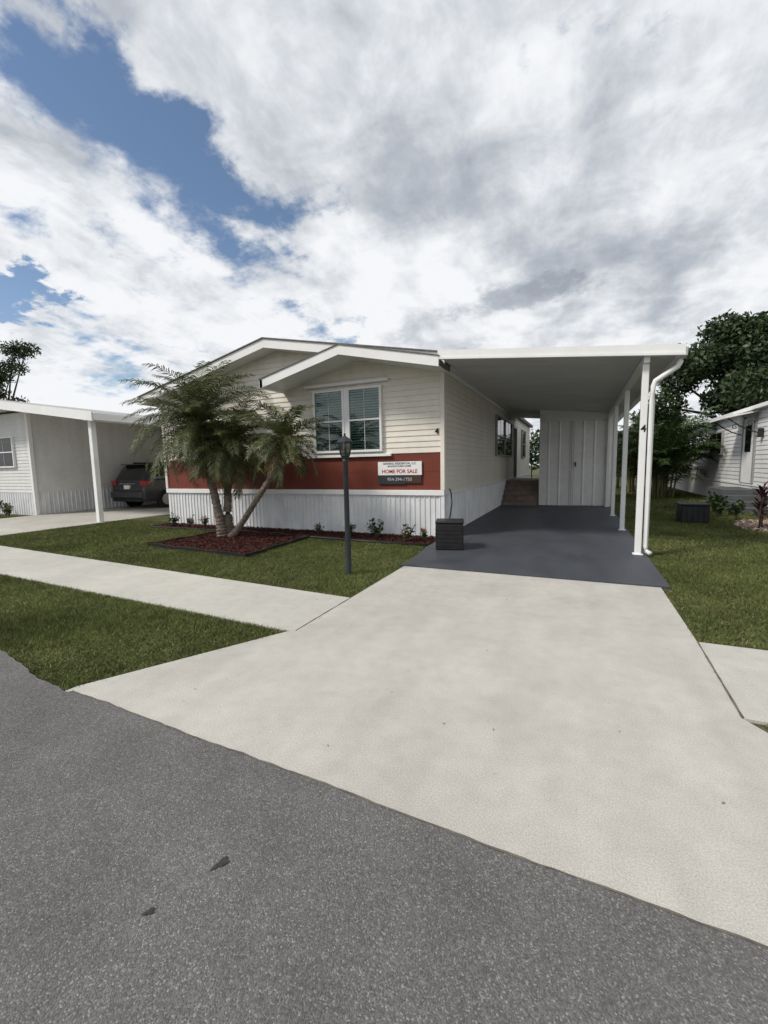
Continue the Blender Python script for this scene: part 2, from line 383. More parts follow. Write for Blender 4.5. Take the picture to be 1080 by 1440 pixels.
slab('fascia_left',-10.58,3.405,-6.4,4.342,7.83,7.868,.19,M_white,H)
slab('fascia_right',-6.4,4.342,-2.27,3.538,7.83,7.868,.19,M_white,H)
slab('drip_left',-10.6,3.43,-6.4,4.368,7.80,7.95,.022,M_shing,H)
slab('drip_right',-6.4,4.368,-2.26,3.56,7.80,7.95,.022,M_shing,H)
box('eave_gutter_left',-10.66,-10.555,7.85,YB,3.24,3.38,M_white,H,.01)
slab('accent_roof_left',-6.2,3.37,-4.28,3.83,7.49,8.32,.10,M_shing,H)
slab('accent_roof_right',-4.28,3.83,-2.3,3.39,7.49,8.32,.10,M_shing,H)
slab('accent_soffit_left',-6.17,3.272,-4.28,3.728,7.49,8.32,.02,M_white,H)
slab('accent_soffit_right',-4.28,3.728,-2.32,3.288,7.49,8.32,.02,M_white,H)
slab('accent_fascia_left',-6.23,3.375,-4.28,3.845,7.45,7.488,.18,M_white,H)
slab('accent_fascia_right',-4.28,3.845,-2.27,3.40,7.45,7.488,.18,M_white,H)
slab('accent_drip_left',-6.25,3.39,-4.28,3.862,7.43,7.52,.016,M_shing,H)
slab('accent_drip_right',-4.28,3.862,-2.26,3.415,7.43,7.52,.016,M_shing,H)
box('accent_end_return',-6.24,-6.16,7.45,8.3,3.2,3.37,M_white,H)

def window(parent,axis,fixed,out,a0,a1,z0,z1,blinds=True,fr=.05,grid=True,slat=.055,mframe=None):
    mframe=mframe or M_white
    def bx(nm,u0,u1,d0,d1,zz0,zz1,m,bev=0):
        if axis=='x': return box(nm,u0,u1,fixed+out*d0,fixed+out*d1,zz0,zz1,m,parent,bev)
        return box(nm,fixed+out*d0,fixed+out*d1,u0,u1,zz0,zz1,m,parent,bev)
    bx('window_back',a0+.01,a1-.01,.018,.022,z0+.01,z1-.01,M_dark)
    bx('window_frame_l',a0,a0+fr,.0,.075,z0,z1,mframe,.005); bx('window_frame_r',a1-fr,a1,.0,.075,z0,z1,mframe,.005)
    bx('window_frame_t',a0+fr,a1-fr,.0,.073,z1-fr,z1,mframe,.005); bx('window_frame_b',a0+fr,a1-fr,.0,.08,z0,z0+fr,mframe,.005)
    zm=(z0+z1)/2
    bx('window_rail',a0+fr,a1-fr,.044,.066,zm-.018,zm+.018,mframe)
    if grid:
        am=(a0+a1)/2; bx('window_muntin',am-.004,am+.004,.046,.050,z0+fr,z1-fr,mframe)
    bx('window_glass',a0+fr,a1-fr,.040,.0425,z0+fr,z1-fr,M_glass)
    if blinds:
        V=[];F=[];z=z0+fr+.02
        while z<z1-fr-.01:
            b=len(V); tl=.62 if z>zm else .42
            for u,dd,zz in ((a0+fr,.024,z),(a1-fr,.024,z),(a1-fr,.037,z+slat*tl),(a0+fr,.037,z+slat*tl)):
                V.append((u,fixed+out*dd,zz) if axis=='x' else (fixed+out*dd,u,zz))
            F.append((b,b+1,b+2,b+3)); z+=slat
        mesh('window_blinds',V,F,M_blind,parent)
window(H,'x',YF-.012,-1,-5.42,-4.63,1.80,3.17)
window(H,'x',YF-.012,-1,-4.55,-3.74,1.80,3.17)
box('window_mullion',-4.63,-4.55,YF-.07,YF,1.80,3.17,M_white,H)
box('window_head_track',-5.62,-3.58,YF-.10,YF,3.235,3.30,M_white,H,.006)
box('window_sill_track',-5.62,-3.55,YF-.07,YF,1.70,1.755,M_white,H,.006)
M_wfr=mat('window_frame_gray',(.30,.30,.29),rough=.5)
window(H,'y',XR+.012,1,14.1,15.75,1.75,3.05,blinds=False,mframe=M_wfr)
window(H,'y',XR+.012,1,15.85,17.5,1.75,3.05,blinds=False,mframe=M_wfr)
window(H,'y',XR+.012,1,21.0,22.4,1.75,3.05,blinds=False,mframe=M_wfr)
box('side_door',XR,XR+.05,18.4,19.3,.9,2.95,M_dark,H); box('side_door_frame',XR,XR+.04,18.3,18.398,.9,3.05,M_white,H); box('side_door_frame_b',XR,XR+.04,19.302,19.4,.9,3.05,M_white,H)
def text(name,s,loc,size,m,parent,rot=(math.pi/2,0,0),bold=.0,align='CENTER'):
    c=bpy.data.curves.new(name,'FONT'); c.body=s; c.size=size; c.align_x=align; c.align_y='CENTER'; c.offset=bold; c.extrude=.001
    c.materials.append(m); o=bpy.data.objects.new(name,c); o.location=loc; o.rotation_euler=rot; link(o,parent); return o
M_txtk=mat('text_black',(.015,.015,.015)); M_txtr=mat('text_red',(.40,.02,.02)); M_txtg=mat('text_green',(.02,.09,.06)); M_txtw=mat('text_white',(.5,.5,.5))
text('house_number','4',(-2.56,YF-.03,2.16),.17,M_txtk,H,bold=.003)
S=empty('for_sale_sign',(-3.36,8.26,1.3))
box('white_panel',-3.86,-2.88,YF-.045,YF-.022,1.30,1.58,M_white,S,.003)
box('dark_panel',-3.86,-3.24,YF-.043,YF-.022,1.11,1.297,mat('sign_dark',(.03,.035,.04)),S,.003)
box('dark_panel_b',-3.237,-2.89,YF-.040,YF-.022,1.13,1.297,mat('sign_dark_b',(.06,.035,.03)),S,.003)
text('line_1','GENERAL RESIDENTIAL LLC',(-3.37,YF-.047,1.54),.060,M_txtg,S,bold=.0008)
text('line_2','MANUFACTURED HOMES',(-3.37,YF-.047,1.485),.046,M_txtk,S,bold=.0004)
text('line_3','HOME FOR SALE',(-3.37,YF-.047,1.375),.108,M_txtr,S,bold=.002)
text('line_4','954-394-1750',(-3.37,YF-.045,1.21),.098,M_txtw,S)

# ------------------------------------------------------------------ carport
C=empty('carport',(-.7,11.5,0))
cy0,cy1=7.5,19.0
def cz(x): return 3.50+(x+2.28)*(-.36/3.58)
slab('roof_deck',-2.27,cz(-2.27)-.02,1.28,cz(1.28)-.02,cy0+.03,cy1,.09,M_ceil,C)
slab('front_fascia',-2.29,cz(-2.29),1.36,cz(1.36),cy0-.03,cy0+.028,.155,M_white,C)
slab('front_fascia_lip',-2.29,cz(-2.29)-.12,1.36,cz(1.36)-.12,cy0-.045,cy0-.031,.035,M_white,C)
box('side_gutter',1.283,1.40,cy0+.03,cy1,2.985,3.125,M_white,C,.012)
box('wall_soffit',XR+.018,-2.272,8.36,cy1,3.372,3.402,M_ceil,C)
box('wall_ledger',XR+.02,XR+.07,8.36,cy1,3.29,3.369,M_white,C)
box('column_beam',.86,.94,cy0+.05,cy1,2.94,3.045,M_white,C,.006)
V=[];F=[]
y=cy0+.3
while y<cy1:
    for (dy,dz) in ((0,0),(.008,-.006),(.016,-.006),(.024,0)):
        for X in (-2.2,1.26): V.append((X,y+dy,cz(X)-.112+dz))
    b=len(V)-8
    for i in range(3): F.append((b+2*i,b+2*i+1,b+2*i+3,b+2*i+2))
    y+=.61
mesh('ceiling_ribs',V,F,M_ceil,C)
for i,yc in enumerate((7.66,10.3,13.0,15.6)):
    box('column_%d'%(i+1),.855,.945,yc-.045,yc+.045,.035,2.94,M_white,C,.01)
    box('column_foot_%d'%(i+1),.83,.97,yc-.07,yc+.07,.035,.05,M_white,C,.004)
    if i: box('column_%db'%(i+1),.87,.93,yc+.10,yc+.16,.035,2.94,M_white,C,.008)
tube('downspout',[(1.33,7.62,3.0),(1.33,7.62,2.93),(1.30,7.62,2.86),(1.12,7.63,2.74),(1.03,7.64,2.68),(1.005,7.645,2.60),(1.0,7.65,2.4),(1.0,7.65,.16),(1.01,7.63,.10),(1.06,7.57,.07)],.038,M_white,C,seg=8)
text('column_number','4',(.90,7.612,1.98),.15,M_txtk,C,bold=.003)

# ------------------------------------------------------------------ shed
SH=empty('storage_shed',(0,17,0))
box('core',-1.18,1.04,15.74,19,0.035,3.02,M_sheet,SH)
ribbed('front_panel','x',15.72,-1,-1.2,-.17,.035,2.86,M_sheet,SH,pitch=.34,d=.022,rib=.14)
ribbed('front_panel_right','x',15.72,-1,.93,1.06,.035,2.86,M_sheet,SH,pitch=.13,d=.02)
box('header',-1.2,1.06,15.66,15.735,2.862,3.10,M_sheet,SH)
slab('header_top',-1.2,cz(-1.2)-.115,1.06,cz(1.06)-.115,15.67,15.72,.16,M_sheet,SH)
box('door_frame_l',-.17,-.125,15.67,15.735,.035,2.86,M_white,SH); box('door_frame_r',.885,.93,15.67,15.735,.035,2.86,M_white,SH)
box('door_gap',-.124,-.118,15.69,15.71,.06,2.84,M_dark,SH)
ribbed('door','x',15.70,-1,-.115,.88,.06,2.84,M_sheet,SH,pitch=.33,d=.02,rib=.16)
box('door_handle',-.08,-.04,15.63,15.68,1.35,1.5,M_iron,SH,.005)
ribbed('side_panel','y',1.045,1,15.74,19,.035,3.0,M_sheet,SH,pitch=.26,d=.02)
ST=empty('entry_steps',(-1.8,16.2,0))
for i in range(5):
    y0=15.35+i*.27; z1=.035+.165*(i+1)
    box('riser_%d'%(i+1),-2.38,-1.24,y0+.02,y0+.27 if i<4 else 19,.035,z1-.032,M_wood,ST)
    box('tread_%d'%(i+1),-2.39,-1.23,y0-.01,y0+.268 if i<4 else 19,z1-.03,z1,M_wood,ST,.006)
M_rail=mat('rail_blue',(.10,.2,.42),rough=.5)
for zz in (1.25,1.6,1.9): box('rail',-1.75,-1.24,18.9,18.94,zz,zz+.04,M_rail,ST)
box('rail_post',-1.76,-1.72,18.9,18.94,.86,1.95,M_rail,ST)

# ------------------------------------------------------------------ lamp post
L=empty('lamp_post',(-2.87,5.1,0))
tube('post',[(-2.87,5.1,0),(-2.87,5.1,.02),(-2.87,5.1,.55),(-2.87,5.1,.57),(-2.87,5.1,1.56),(-2.87,5.1,1.60)],[.055,.042,.040,.036,.034,.045],M_iron,L,seg=14)
def ring(z,r,seg=6): return [(-2.87+r*math.cos(2*math.pi*k/seg),5.1+r*math.sin(2*math.pi*k/seg),z) for k in range(seg)]
def lathe(name,prof,m,parent,seg=6,c=None):
    V=[];F=[]
    for z,r in prof: V+=ring(z,r,seg)
    for i in range(len(prof)-1):
        for k in range(seg): F.append((i*seg+k,i*seg+(k+1)%seg,(i+1)*seg+(k+1)%seg,(i+1)*seg+k))
    F.append(tuple(range(seg))[::-1]); F.append(tuple((len(prof)-1)*seg+k for k in range(seg)))
    return mesh(name,V,F,m,parent)
lathe('lantern_base',[(1.59,.03),(1.61,.055),(1.63,.06),(1.645,.075),(1.66,.072)],M_iron,L)
lathe('lantern_glass',[(1.66,.066),(1.82,.102)],glassmat('lantern_glass',(.35,.37,.36),.15),L)
lathe('lantern_roof',[(1.82,.128),(1.835,.125),(1.88,.065),(1.90,.035),(1.915,.014),(1.935,.018),(1.95,.004)],M_iron,L)
lathe('lantern_bulb',[(1.665,.018),(1.70,.02),(1.74,.028),(1.77,.01)],M_white,L)
for k in range(6):
    a=2*math.pi*k/6
    tube('rib_%d'%k,[(-2.87+.070*math.cos(a),5.1+.070*math.sin(a),1.655),(-2.87+.107*math.cos(a),5.1+.107*math.sin(a),1.83)],.008,M_iron,L,seg=5)

# ------------------------------------------------------------------ black box
B=empty('utility_box',(-2.02,7.25,0))
def rbox(nm,s,z0,z1,bev,m):
    o=box(nm,-s,s,-s,s,z0,z1,m,None,bev); o.parent=B; o.rotation_euler=(0,0,.25); return o
rbox('body',.235,.035,.49,.02,M_black); rbox('lid',.245,.492,.53,.018,M_black)
for i in range(5): rbox('louvre_%d'%i,.241,.10+i*.07,.115+i*.07,.003,M_black)
tube('cable',[(-2.36,8.45,1.0),(-2.33,8.40,.99),(-2.28,8.30,.93),(-2.24,8.2,.75),(-2.22,8.0,.5),(-2.16,7.6,.42),(-2.1,7.46,.45)],.014,M_black,B,seg=6)

# ------------------------------------------------------------------ palms
def frond(V,F,RV,RF,o,az,el,L_,droop,nl,ll,w=.012,keel=.28):
    n=14; p=Vector(o); pts=[p.copy()]; tans=[]
    twist=random.uniform(-.25,.25)
    for i in range(n):
        s=(i+.5)/n; e=el-droop*s**1.25; a=az+twist*s
        t=Vector((math.cos(a)*math.cos(e),math.sin(a)*math.cos(e),math.sin(e))); tans.append(t)
        p=p+t*L_/n; pts.append(p.copy())
    tans.append(tans[-1])
    tubeVF(pts,[.011*(1-.85*i/n) for i in range(n+1)],3,RV,RF)
    for j in range(nl):
        s=.10+.90*(j+random.random()*.5)/nl; k=min(n-1,int(s*n)); f=s*n-k
        c=pts[k].lerp(pts[k+1],min(1,f)); t=tans[k]
        side=t.cross(Vector((0,0,1)))
        if side.length<.05: side=Vector((1,0,0))
        side.normalize(); nrm=side.cross(t)
        l=ll*(.45+.75*math.sin(math.pi*min(1,.12+.85*s))) 
        for sg in (-1,1):
            fwd=.55+.5*s+random.uniform(-.15,.15)
            d=(side*sg+t*fwd+nrm*(keel+random.uniform(-.3,.3))).normalized()
            mid=c+d*l*.5; d2=(d+Vector((0,0,-.5-random.random()*.45))).normalized(); tip=mid+d2*l*.55
            wv=t*w if abs(d.dot(t))<.8 else nrm*w
            b=len(V)
            V.extend([tuple(c-wv*.5),tuple(c+wv*.5),tuple(mid+wv),tuple(mid-wv),tuple(tip)])
            F.append((b,b+1,b+2,b+3)); F.append((b+3,b+2,b+4))
def palm(base,path,rads,hub,nf,L_,elmin,elmax,seed,dry=6,nl=40,ll=.26,dr=(.95,1.6)):
    random.seed(seed)
    P=empty('palm_tree',base)
    pts=[];rr=[];m=46
    path=[Vector(p) for p in path]
    for i in range(m+1):
        t=i/m*(len(path)-1); k=min(len(path)-2,int(t)); f=t-k
        p=path[k].lerp(path[k+1],f); r=rads[k]*(1-f)+rads[k+1]*f
        pts.append(p); rr.append(r*(1+.10*(1 if i%2 else -1)*random.uniform(.4,1)))
    for _ in range(6):
        q=pts[:]
        for i in range(1,m): q[i]=(pts[i-1]+pts[i]*2+pts[i+1])/4
        pts=q
    tube('trunk',pts,rr,M_trunk,P,seg=12,jit=.16,smooth=False)
    hb=Vector(hub)
    V,F=tubeVF([pts[-1]+Vector((0,0,-.15)),pts[-1].lerp(hb,.3),hb+Vector((0,0,-.02)),hb+Vector((0,0,.15))],[rads[-1]*1.1,rads[-1]*1.5,rads[-1]*1.15,.03],10,jit=.3)
    mesh('crown_fibre',V,F,M_frond2,P)
    V=[];F=[]
    for i in range(34):
        a=random.random()*6.28; z=random.uniform(-.5,.02); q=hb+Vector((math.cos(a)*rads[-1],math.sin(a)*rads[-1],z))
        tubeVF([q,q+Vector((math.cos(a)*.10,math.sin(a)*.10,.06+.06*random.random()))],[.018,.009],4,V,F)
    mesh('leaf_stubs',V,F,M_frond2,P)
    V=[];F=[];RV=[];RF=[]
    for i in range(nf):
        s=i/(nf-1); el=math.radians(elmax+(elmin-elmax)*s**.9+random.uniform(-9,9)); az=i*2.39996+random.uniform(-.3,.3)
        frond(V,F,RV,RF,hb+Vector((0,0,.06*(1-s))),az,el,L_*random.uniform(.80,1.10)*(1-.08*s),random.uniform(*dr),nl,ll)
    mesh('leaflets',V,F,M_frond,P); mesh('rachises',RV,RF,M_rach,P)
    V=[];F=[];RV=[];RF=[]
    for i in range(dry):
        frond(V,F,RV,RF,hb+Vector((0,0,-.1)),random.random()*6.28,math.radians(random.uniform(-60,-15)),L_*random.uniform(.5,.75),random.uniform(.7,1.1),20,ll*.9)
    mesh('dry_fronds',V+RV,F+[tuple(len(V)+k for k in f) for f in RF],M_frond2,P)
palm((-7.08,6.98,0),[(-7.05,6.98,.02),(-7.10,6.97,.4),(-7.22,6.96,1.0),(-7.40,6.95,1.7),(-7.48,6.95,2.32)],[.13,.095,.082,.082,.09],(-7.48,6.95,2.45),80,1.66,-38,82,11,dry=12)
palm((-6.98,7.10,0),[(-6.98,7.10,.02),(-7.02,7.12,.5),(-7.00,7.15,1.1),(-6.92,7.15,1.8)],[.12,.09,.08,.085],(-6.90,7.15,1.98),52,1.28,-42,80,12,dry=11,ll=.24)
palm((-6.78,6.95,0),[(-6.80,6.95,.02),(-6.50,6.94,.3),(-6.02,6.92,.85),(-5.48,6.90,1.45),(-5.28,6.90,1.88)],[.09,.062,.058,.058,.062],(-5.22,6.9,1.98),38,.98,-30,84,13,dry=5,nl=30,ll=.20,dr=(.9,1.6))

# ------------------------------------------------------------------ shrubs
def shrub(x,y,h,seed,flower=True,name='shrub'):
    random.seed(seed); P=empty(name,(x,y,0)); V=[];F=[];SV=[];SF=[];FV=[];FF=[]
    for i in range(11):
        a=random.random()*6.28; r=random.uniform(.02,.5)*h; top=Vector((x+math.cos(a)*r,y+math.sin(a)*r,.03+h*random.uniform(.5,1)))
        tubeVF([(x,y,.02),tuple(Vector((x,y,.02)).lerp(top,.6)+Vector((0,0,.03))),tuple(top)],[.006,.004,.002],4,SV,SF)
        for j in range(11):
            q=Vector((x,y,.03)).lerp(top,random.uniform(.35,1.05)); b=len(V)
            d=Vector((random.gauss(0,1),random.gauss(0,1),random.gauss(.3,.6))).normalized(); u=d.cross(Vector((random.random(),random.random(),1))).normalized()
            l=h*.28; V.extend([tuple(q),tuple(q+d*l*.5+u*l*.22),tuple(q+d*l),tuple(q+d*l*.5-u*l*.22)]); F.append((b,b+1,b+2,b+3))
        if flower and random.random()<.4:
            for j in range(5):
                d=Vector((random.gauss(0,1),random.gauss(0,1),random.gauss(.5,.5))).normalized(); u=d.cross(Vector((0,.3,1))).normalized(); b=len(FV)
                l=.035; FV.extend([tuple(top),tuple(top+d*l*.6+u*l*.5),tuple(top+d*l),tuple(top+d*l*.6-u*l*.5)]); FF.append((b,b+1,b+2,b+3))
    mesh('leaves',V,F,M_shrub,P); mesh('stems',SV,SF,M_bark,P)
    if FV: mesh('flowers',FV,FF,M_flower,P)
for i,(x,y,h) in enumerate([(-5.1,7.8,.26),(-4.35,7.85,.28),(-3.72,7.82,.38),(-3.0,7.62,.33),(-2.72,7.85,.22),(-9.6,7.85,.32),(-9.1,7.9,.26),(-8.5,7.85,.28)]): shrub(x,y,h,40+i,i%3!=2)
for i,(x,y,h) in enumerate([(-18.2,8.1,.45),(-19.0,8.1,.5),(-17.8,8.0,.35)]): shrub(x,y,h,60+i)

# ------------------------------------------------------------------ left neighbour
NL=empty('mobile_home',(-20,8.6,0)); nx=-17.3; ny=8.6
box('core',-26,nx-.02,ny+.02,24,0,3.5,M_sidew,NL)
siding('front_wall','x',ny,-1,-26,nx,.8,3.6,M_sidew,NL); ribbed('front_skirt','x',ny,-1,-26,nx,0,.8,M_skirt,NL,pitch=.15)
siding('side_wall','y',nx,1,ny,24,.8,3.6,M_sidew,NL); ribbed('side_skirt','y',nx,1,ny,24,0,.8,M_skirt,NL,pitch=.15)
box('corner_post',nx-.06,nx+.06,ny-.06,ny+.06,0,3.6,M_white,NL,.008)
window(NL,'x',ny-.012,-1,-19.6,-18.25,1.7,2.8,blinds=False)
slab('roof',-26.5,3.92,-17.4,3.92,7.7,24.5,.24,M_white,NL)
NC=empty('carport',(-15,12,0))
slab('roof_deck',-17.38,3.80,-12.45,3.10,7.75,22,.10,M_ceil,NC)
slab('front_fascia',-17.45,3.88,-12.38,3.17,7.70,7.748,.26,M_white,NC)
slab('side_gutter',-12.448,3.14,-12.33,3.14,7.75,22,.20,M_white,NC)
slab('roof_top',-17.38,3.82,-12.45,3.12,7.76,22,.018,M_white,NC)
for yc in (7.95,11.5,15): box('column',-12.87,-12.73,yc-.07,yc+.07,.02,3.05,M_white,NC,.01)
box('beam',-12.85,-12.75,7.76,22,2.95,3.04,M_white,NC)
ribbed('back_wall','x',17.5,-1,-17.28,-12.7,.02,3.05,M_sheet,NC,pitch=.2)

# SUV
CAR=empty('parked_suv',(-15.85,13.2,0))
M_car=mat('car_paint',(.035,.037,.040),(.03,.032,.035),rough=.25,spec=.6); M_cglass=mat('car_glass',(.012,.014,.016),rough=.06,spec=.7); M_tire=mat('tire',(.015,.015,.015),rough=.9)
M_tail=mat('tail_light',(.30,.012,.012),rough=.2,spec=.6); M_rim=mat('rim',(.4,.4,.42),rough=.3,metal=.8)
cx,cyr=-15.85,10.95
st=[ # y, zb, zbelt, zroof, wbelt, wroof
 (0.00,.42,.78,.80,.84,.80),(.04,.34,.86,.88,.93,.86),(.12,.32,1.10,1.13,.95,.84),(.22,.32,1.14,1.38,.96,.80),(.42,.32,1.14,1.70,.97,.74),(.75,.32,1.12,1.77,.98,.73),
 (1.9,.32,1.08,1.80,.98,.73),(2.9,.32,1.05,1.76,.97,.72),(3.3,.32,1.03,1.58,.96,.73),(3.85,.32,1.02,1.10,.94,.80),(4.6,.34,.92,.96,.92,.78),(4.95,.36,.80,.82,.86,.70),(5.05,.42,.68,.70,.76,.62)]
V=[];F=[];mi=[]
for (y,zb,zl,zr,wl,wr) in st:
    half=[(-wl*.93,zb),(-wl,zb+.12),(-wl*1.0,(zb+zl)/2+.08),(-wl*.985,zl),(-wr,zr-.05 if zr-zl>.1 else zl+(zr-zl)*.5),(-wr*.82,zr)]
    ringp=half+[(-a,b) for a,b in half[::-1]]
    for a,b in ringp: V.append((cx+a,cyr+y,b))
n=12
for i in range(len(st)-1):
    for k in range(n):
        F.append((i*n+k,i*n+(k+1)%n,(i+1)*n+(k+1)%n,(i+1)*n+k))
        g=0
        if k in (3,7) and 4<=i<=7: g=1
        if k==5 and i in (2,3): g=1
        if k==5 and i==8: g=1
        mi.append(g)
F.append(tuple(range(n))); mi.append(0); F.append(tuple((len(st)-1)*n+k for k in range(n))[::-1]); mi.append(0)
o=mesh('body',V,F,[M_car,M_cglass],CAR,mi=mi,smooth=True)
b=o.modifiers.new('b','BEVEL'); b.width=.025; b.segments=2; b.limit_method='ANGLE'
for yy in (1.35,2.35): box('pillar',cx+.72,cx+.985,cyr+yy,cyr+yy+.09,1.1,1.72,M_car,CAR)
for sx in (-1,1):
    box('tail_light',cx+sx*.70,cx+sx*.965,cyr+.03,cyr+.30,.92,1.12,M_tail,CAR,.02)
    for yw in (.95,4.0):
        for nm,r,w0,w1,mm in (('wheel_arch',.40,.90,.985,M_black),('tire',.345,.80,1.0,M_tire),('rim',.22,.98,1.01,M_rim)):
            Vv=[];Ff=[];sg=20
            for xo in (w0,w1):
                for k in range(sg): a=2*math.pi*k/sg; Vv.append((cx+sx*xo,cyr+yw+r*math.cos(a),.367+r*math.sin(a)))
            for k in range(sg): Ff.append((k,(k+1)%sg,sg+(k+1)%sg,sg+k))
            Ff.append(tuple(range(sg))); Ff.append(tuple(sg+k for k in range(sg)))
            mesh(nm,Vv,Ff,mm,CAR)
    box('mirror',cx+sx*.97,cx+sx*1.12,cyr+3.25,cyr+3.35,1.05,1.2,M_car,CAR,.02)
    box('roof_rail',cx+sx*.62,cx+sx*.66,cyr+.8,cyr+2.8,1.78,1.84,M_iron,CAR,.01)
box('bumper',cx-.90,cx+.90,cyr-.09,cyr+.10,.45,.72,M_car,CAR,.05); box('bumper_lower',cx-.82,cx+.82,cyr-.05,cyr+.10,.32,.448,M_black,CAR,.03)
box('licence_plate',cx-.16,cx+.16,cyr-.012,cyr+.06,.80,.95,M_white,CAR,.004)
box('plate_garnish',cx-.45,cx+.45,cyr+.01,cyr+.1,.985,1.02,M_rim,CAR,.004)
box('spoiler',cx-.66,cx+.66,cyr+.28,cyr+.62,1.72,1.765,M_car,CAR,.015)

# ------------------------------------------------------------------ right neighbour
NR=empty('mobile_home',(8,18,0)); rx=4.8
box('core',rx+.02,12,11,29,0,2.95,M_sidew,NR)
siding('side_wall','y',rx,-1,11,29,.7,2.95,M_sidew,NR,row=.13); siding('side_skirt','y',rx,-1,11,29,0,.7,M_sidew,NR,row=.175)
siding('front_wall','x',11,-1,rx,12,0,2.95,M_sidew,NR)
box('skirt_trim',rx-.03,rx,11,29,.68,.74,M_white,NR)
slab('roof_a',rx-.16,3.0,8.4,3.32,10.8,29.2,.09,M_white,NR); slab('roof_b',8.4,3.32,12.2,3.0,10.8,29.2,.09,M_white,NR)
box('gutter',rx-.24,rx-.162,10.8,29.2,2.90,3.01,M_white,NR,.01)
window(NR,'y',rx-.012,-1,19.2,20.7,1.65,2.5,blinds=False,mframe=M_wfr); window(NR,'y',rx-.012,-1,24.0,25.3,1.65,2.5,blinds=False)
box('door',rx-.05,rx,16.2,17.1,.75,2.72,M_white,NR,.01); box('door_trim_a',rx-.06,rx,16.1,16.198,.75,2.8,M_wfr,NR); box('door_trim_b',rx-.06,rx,17.102,17.2,.75,2.8,M_wfr,NR)
box('door_window',rx-.056,rx-.045,16.4,16.9,1.7,2.5,M_cglass,NR)
slab('door_awning',rx-.85,2.74,rx,2.9,15.9,17.5,.04,M_white,NR)
for yy in (16.0,17.4): 
    tube('awning_bracket',[(rx-.02,yy,2.25),(rx-.25,yy,2.34),(rx-.5,yy,2.5),(rx-.75,yy,2.70)],.018,M_iron,NR,seg=6)
    tube('awning_scroll',[(rx-.1+.1*math.cos(t)*(1-t/9)-.1,yy,2.52+.1*math.sin(t)*(1-t/9)) for t in np.linspace(0,8,24)],.012,M_iron,NR,seg=5)
box('porch_light',rx-.14,rx-.02,15.55,15.67,2.1,2.35,M_iron,NR,.02)
G=empty('porch_steps',(4.2,15,0))
for i in range(4):
    box('step_%d'%(i+1),3.95,4.76,14.6+i*.34,17.3 if i==3 else 14.6+(i+1)*.34-.003,0,.15*(i+1),M_gray,G,.008)
Bc=empty('black_crate',(2.55,12.3,0))
box('body',2.27,2.83,12.05,12.6,.02,.42,M_black,Bc,.02); box('lid',2.24,2.86,12.02,12.63,.422,.47,M_black,Bc,.015)
for i in range(5): box('slat',2.30+i*.11,2.34+i*.11,12.036,12.048,.06,.39,M_iron,Bc)
GB=empty('gravel_bed',(3.9,11.5,0)); gp=[(3.25,11.2),(3.7,10.6),(5.2,10.4),(4.75,12.6),(3.7,12.9),(3.3,12.1)]
poly('base',gp,.02,M_gravel,GB,thick=.02); chips('stones',gp,.03,M_gravel,GB,n=4000,asp=.8,flat=.6,zb=.02)
def strap(x,y,h,n,m,name,seed,wid=.035):
    random.seed(seed); P=empty(name,(x,y,0)); V=[];F=[]
    for s in range(4):
        a0=random.random()*6.28; sx=x+.12*math.cos(a0)*s*.5; sy=y+.12*math.sin(a0)*s*.5; hh_=h*(.45+.15*s)
        tube('stem_%d'%s,[(sx,sy,0),(sx,sy,hh_)],.014,M_bark,P,seg=6)
        for i in range(n):
            a=i*2.4; el=random.uniform(.2,1.3); q=Vector((sx,sy,hh_*random.uniform(.6,1))); d=Vector((math.cos(a)*math.cos(el),math.sin(a)*math.cos(el),math.sin(el)))
            l=h*.42; sd=d.cross(Vector((0,0,1))).normalized()*wid; m1=q+d*l*.5; tp_=m1+(d+Vector((0,0,-.7))).normalized()*l*.5; b=len(V)
            V.extend([tuple(q),tuple(m1-sd),tuple(tp_),tuple(m1+sd)]); F.append((b,b+1,b+2,b+3))
    mesh('leaves',V,F,m,P)
strap(3.55,11.4,.9,18,M_ti,'ti_plant',5); strap(4.0,11.2,.6,18,M_ti,'ti_plant',6)
for i,(x,y,h) in enumerate([(3.35,13.6,.5),(3.5,14.6,.55),(3.55,12.9,.45),(4.4,11.2,.5)]): shrub(x,y,h,80+i,False)

def areca(x,y,h,seed,nf=46):
    random.seed(seed); P=empty('areca_palm',(x,y,0)); V=[];F=[];RV=[];RF=[];TV=[];TF=[]
    for i in range(12):
        a=random.random()*6.28; r=random.uniform(0,.45); tubeVF([(x+r*math.cos(a),y+r*math.sin(a),0),(x+1.4*r*math.cos(a),y+1.4*r*math.sin(a),h*.4)],[.04,.03],6,TV,TF)
    for i in range(nf):
        a=i*2.4; r=random.uniform(0,.6); z=h*random.uniform(.1,.5)
        frond(V,F,RV,RF,(x+r*math.cos(a),y+r*math.sin(a),z),a,math.radians(random.uniform(35,82)),h*.55*random.uniform(.8,1.1),random.uniform(.9,1.5),28,.44,w=.026)
    mesh('leaflets',V,F,M_areca,P); mesh('rachises',RV,RF,M_rach,P); mesh('stems',TV,TF,M_rach,P)
areca(3.1,20.3,3.9,21,90); areca(2.4,23.5,3.8,22); areca(3.6,25,4.4,23); areca(1.9,27,3.8,25)

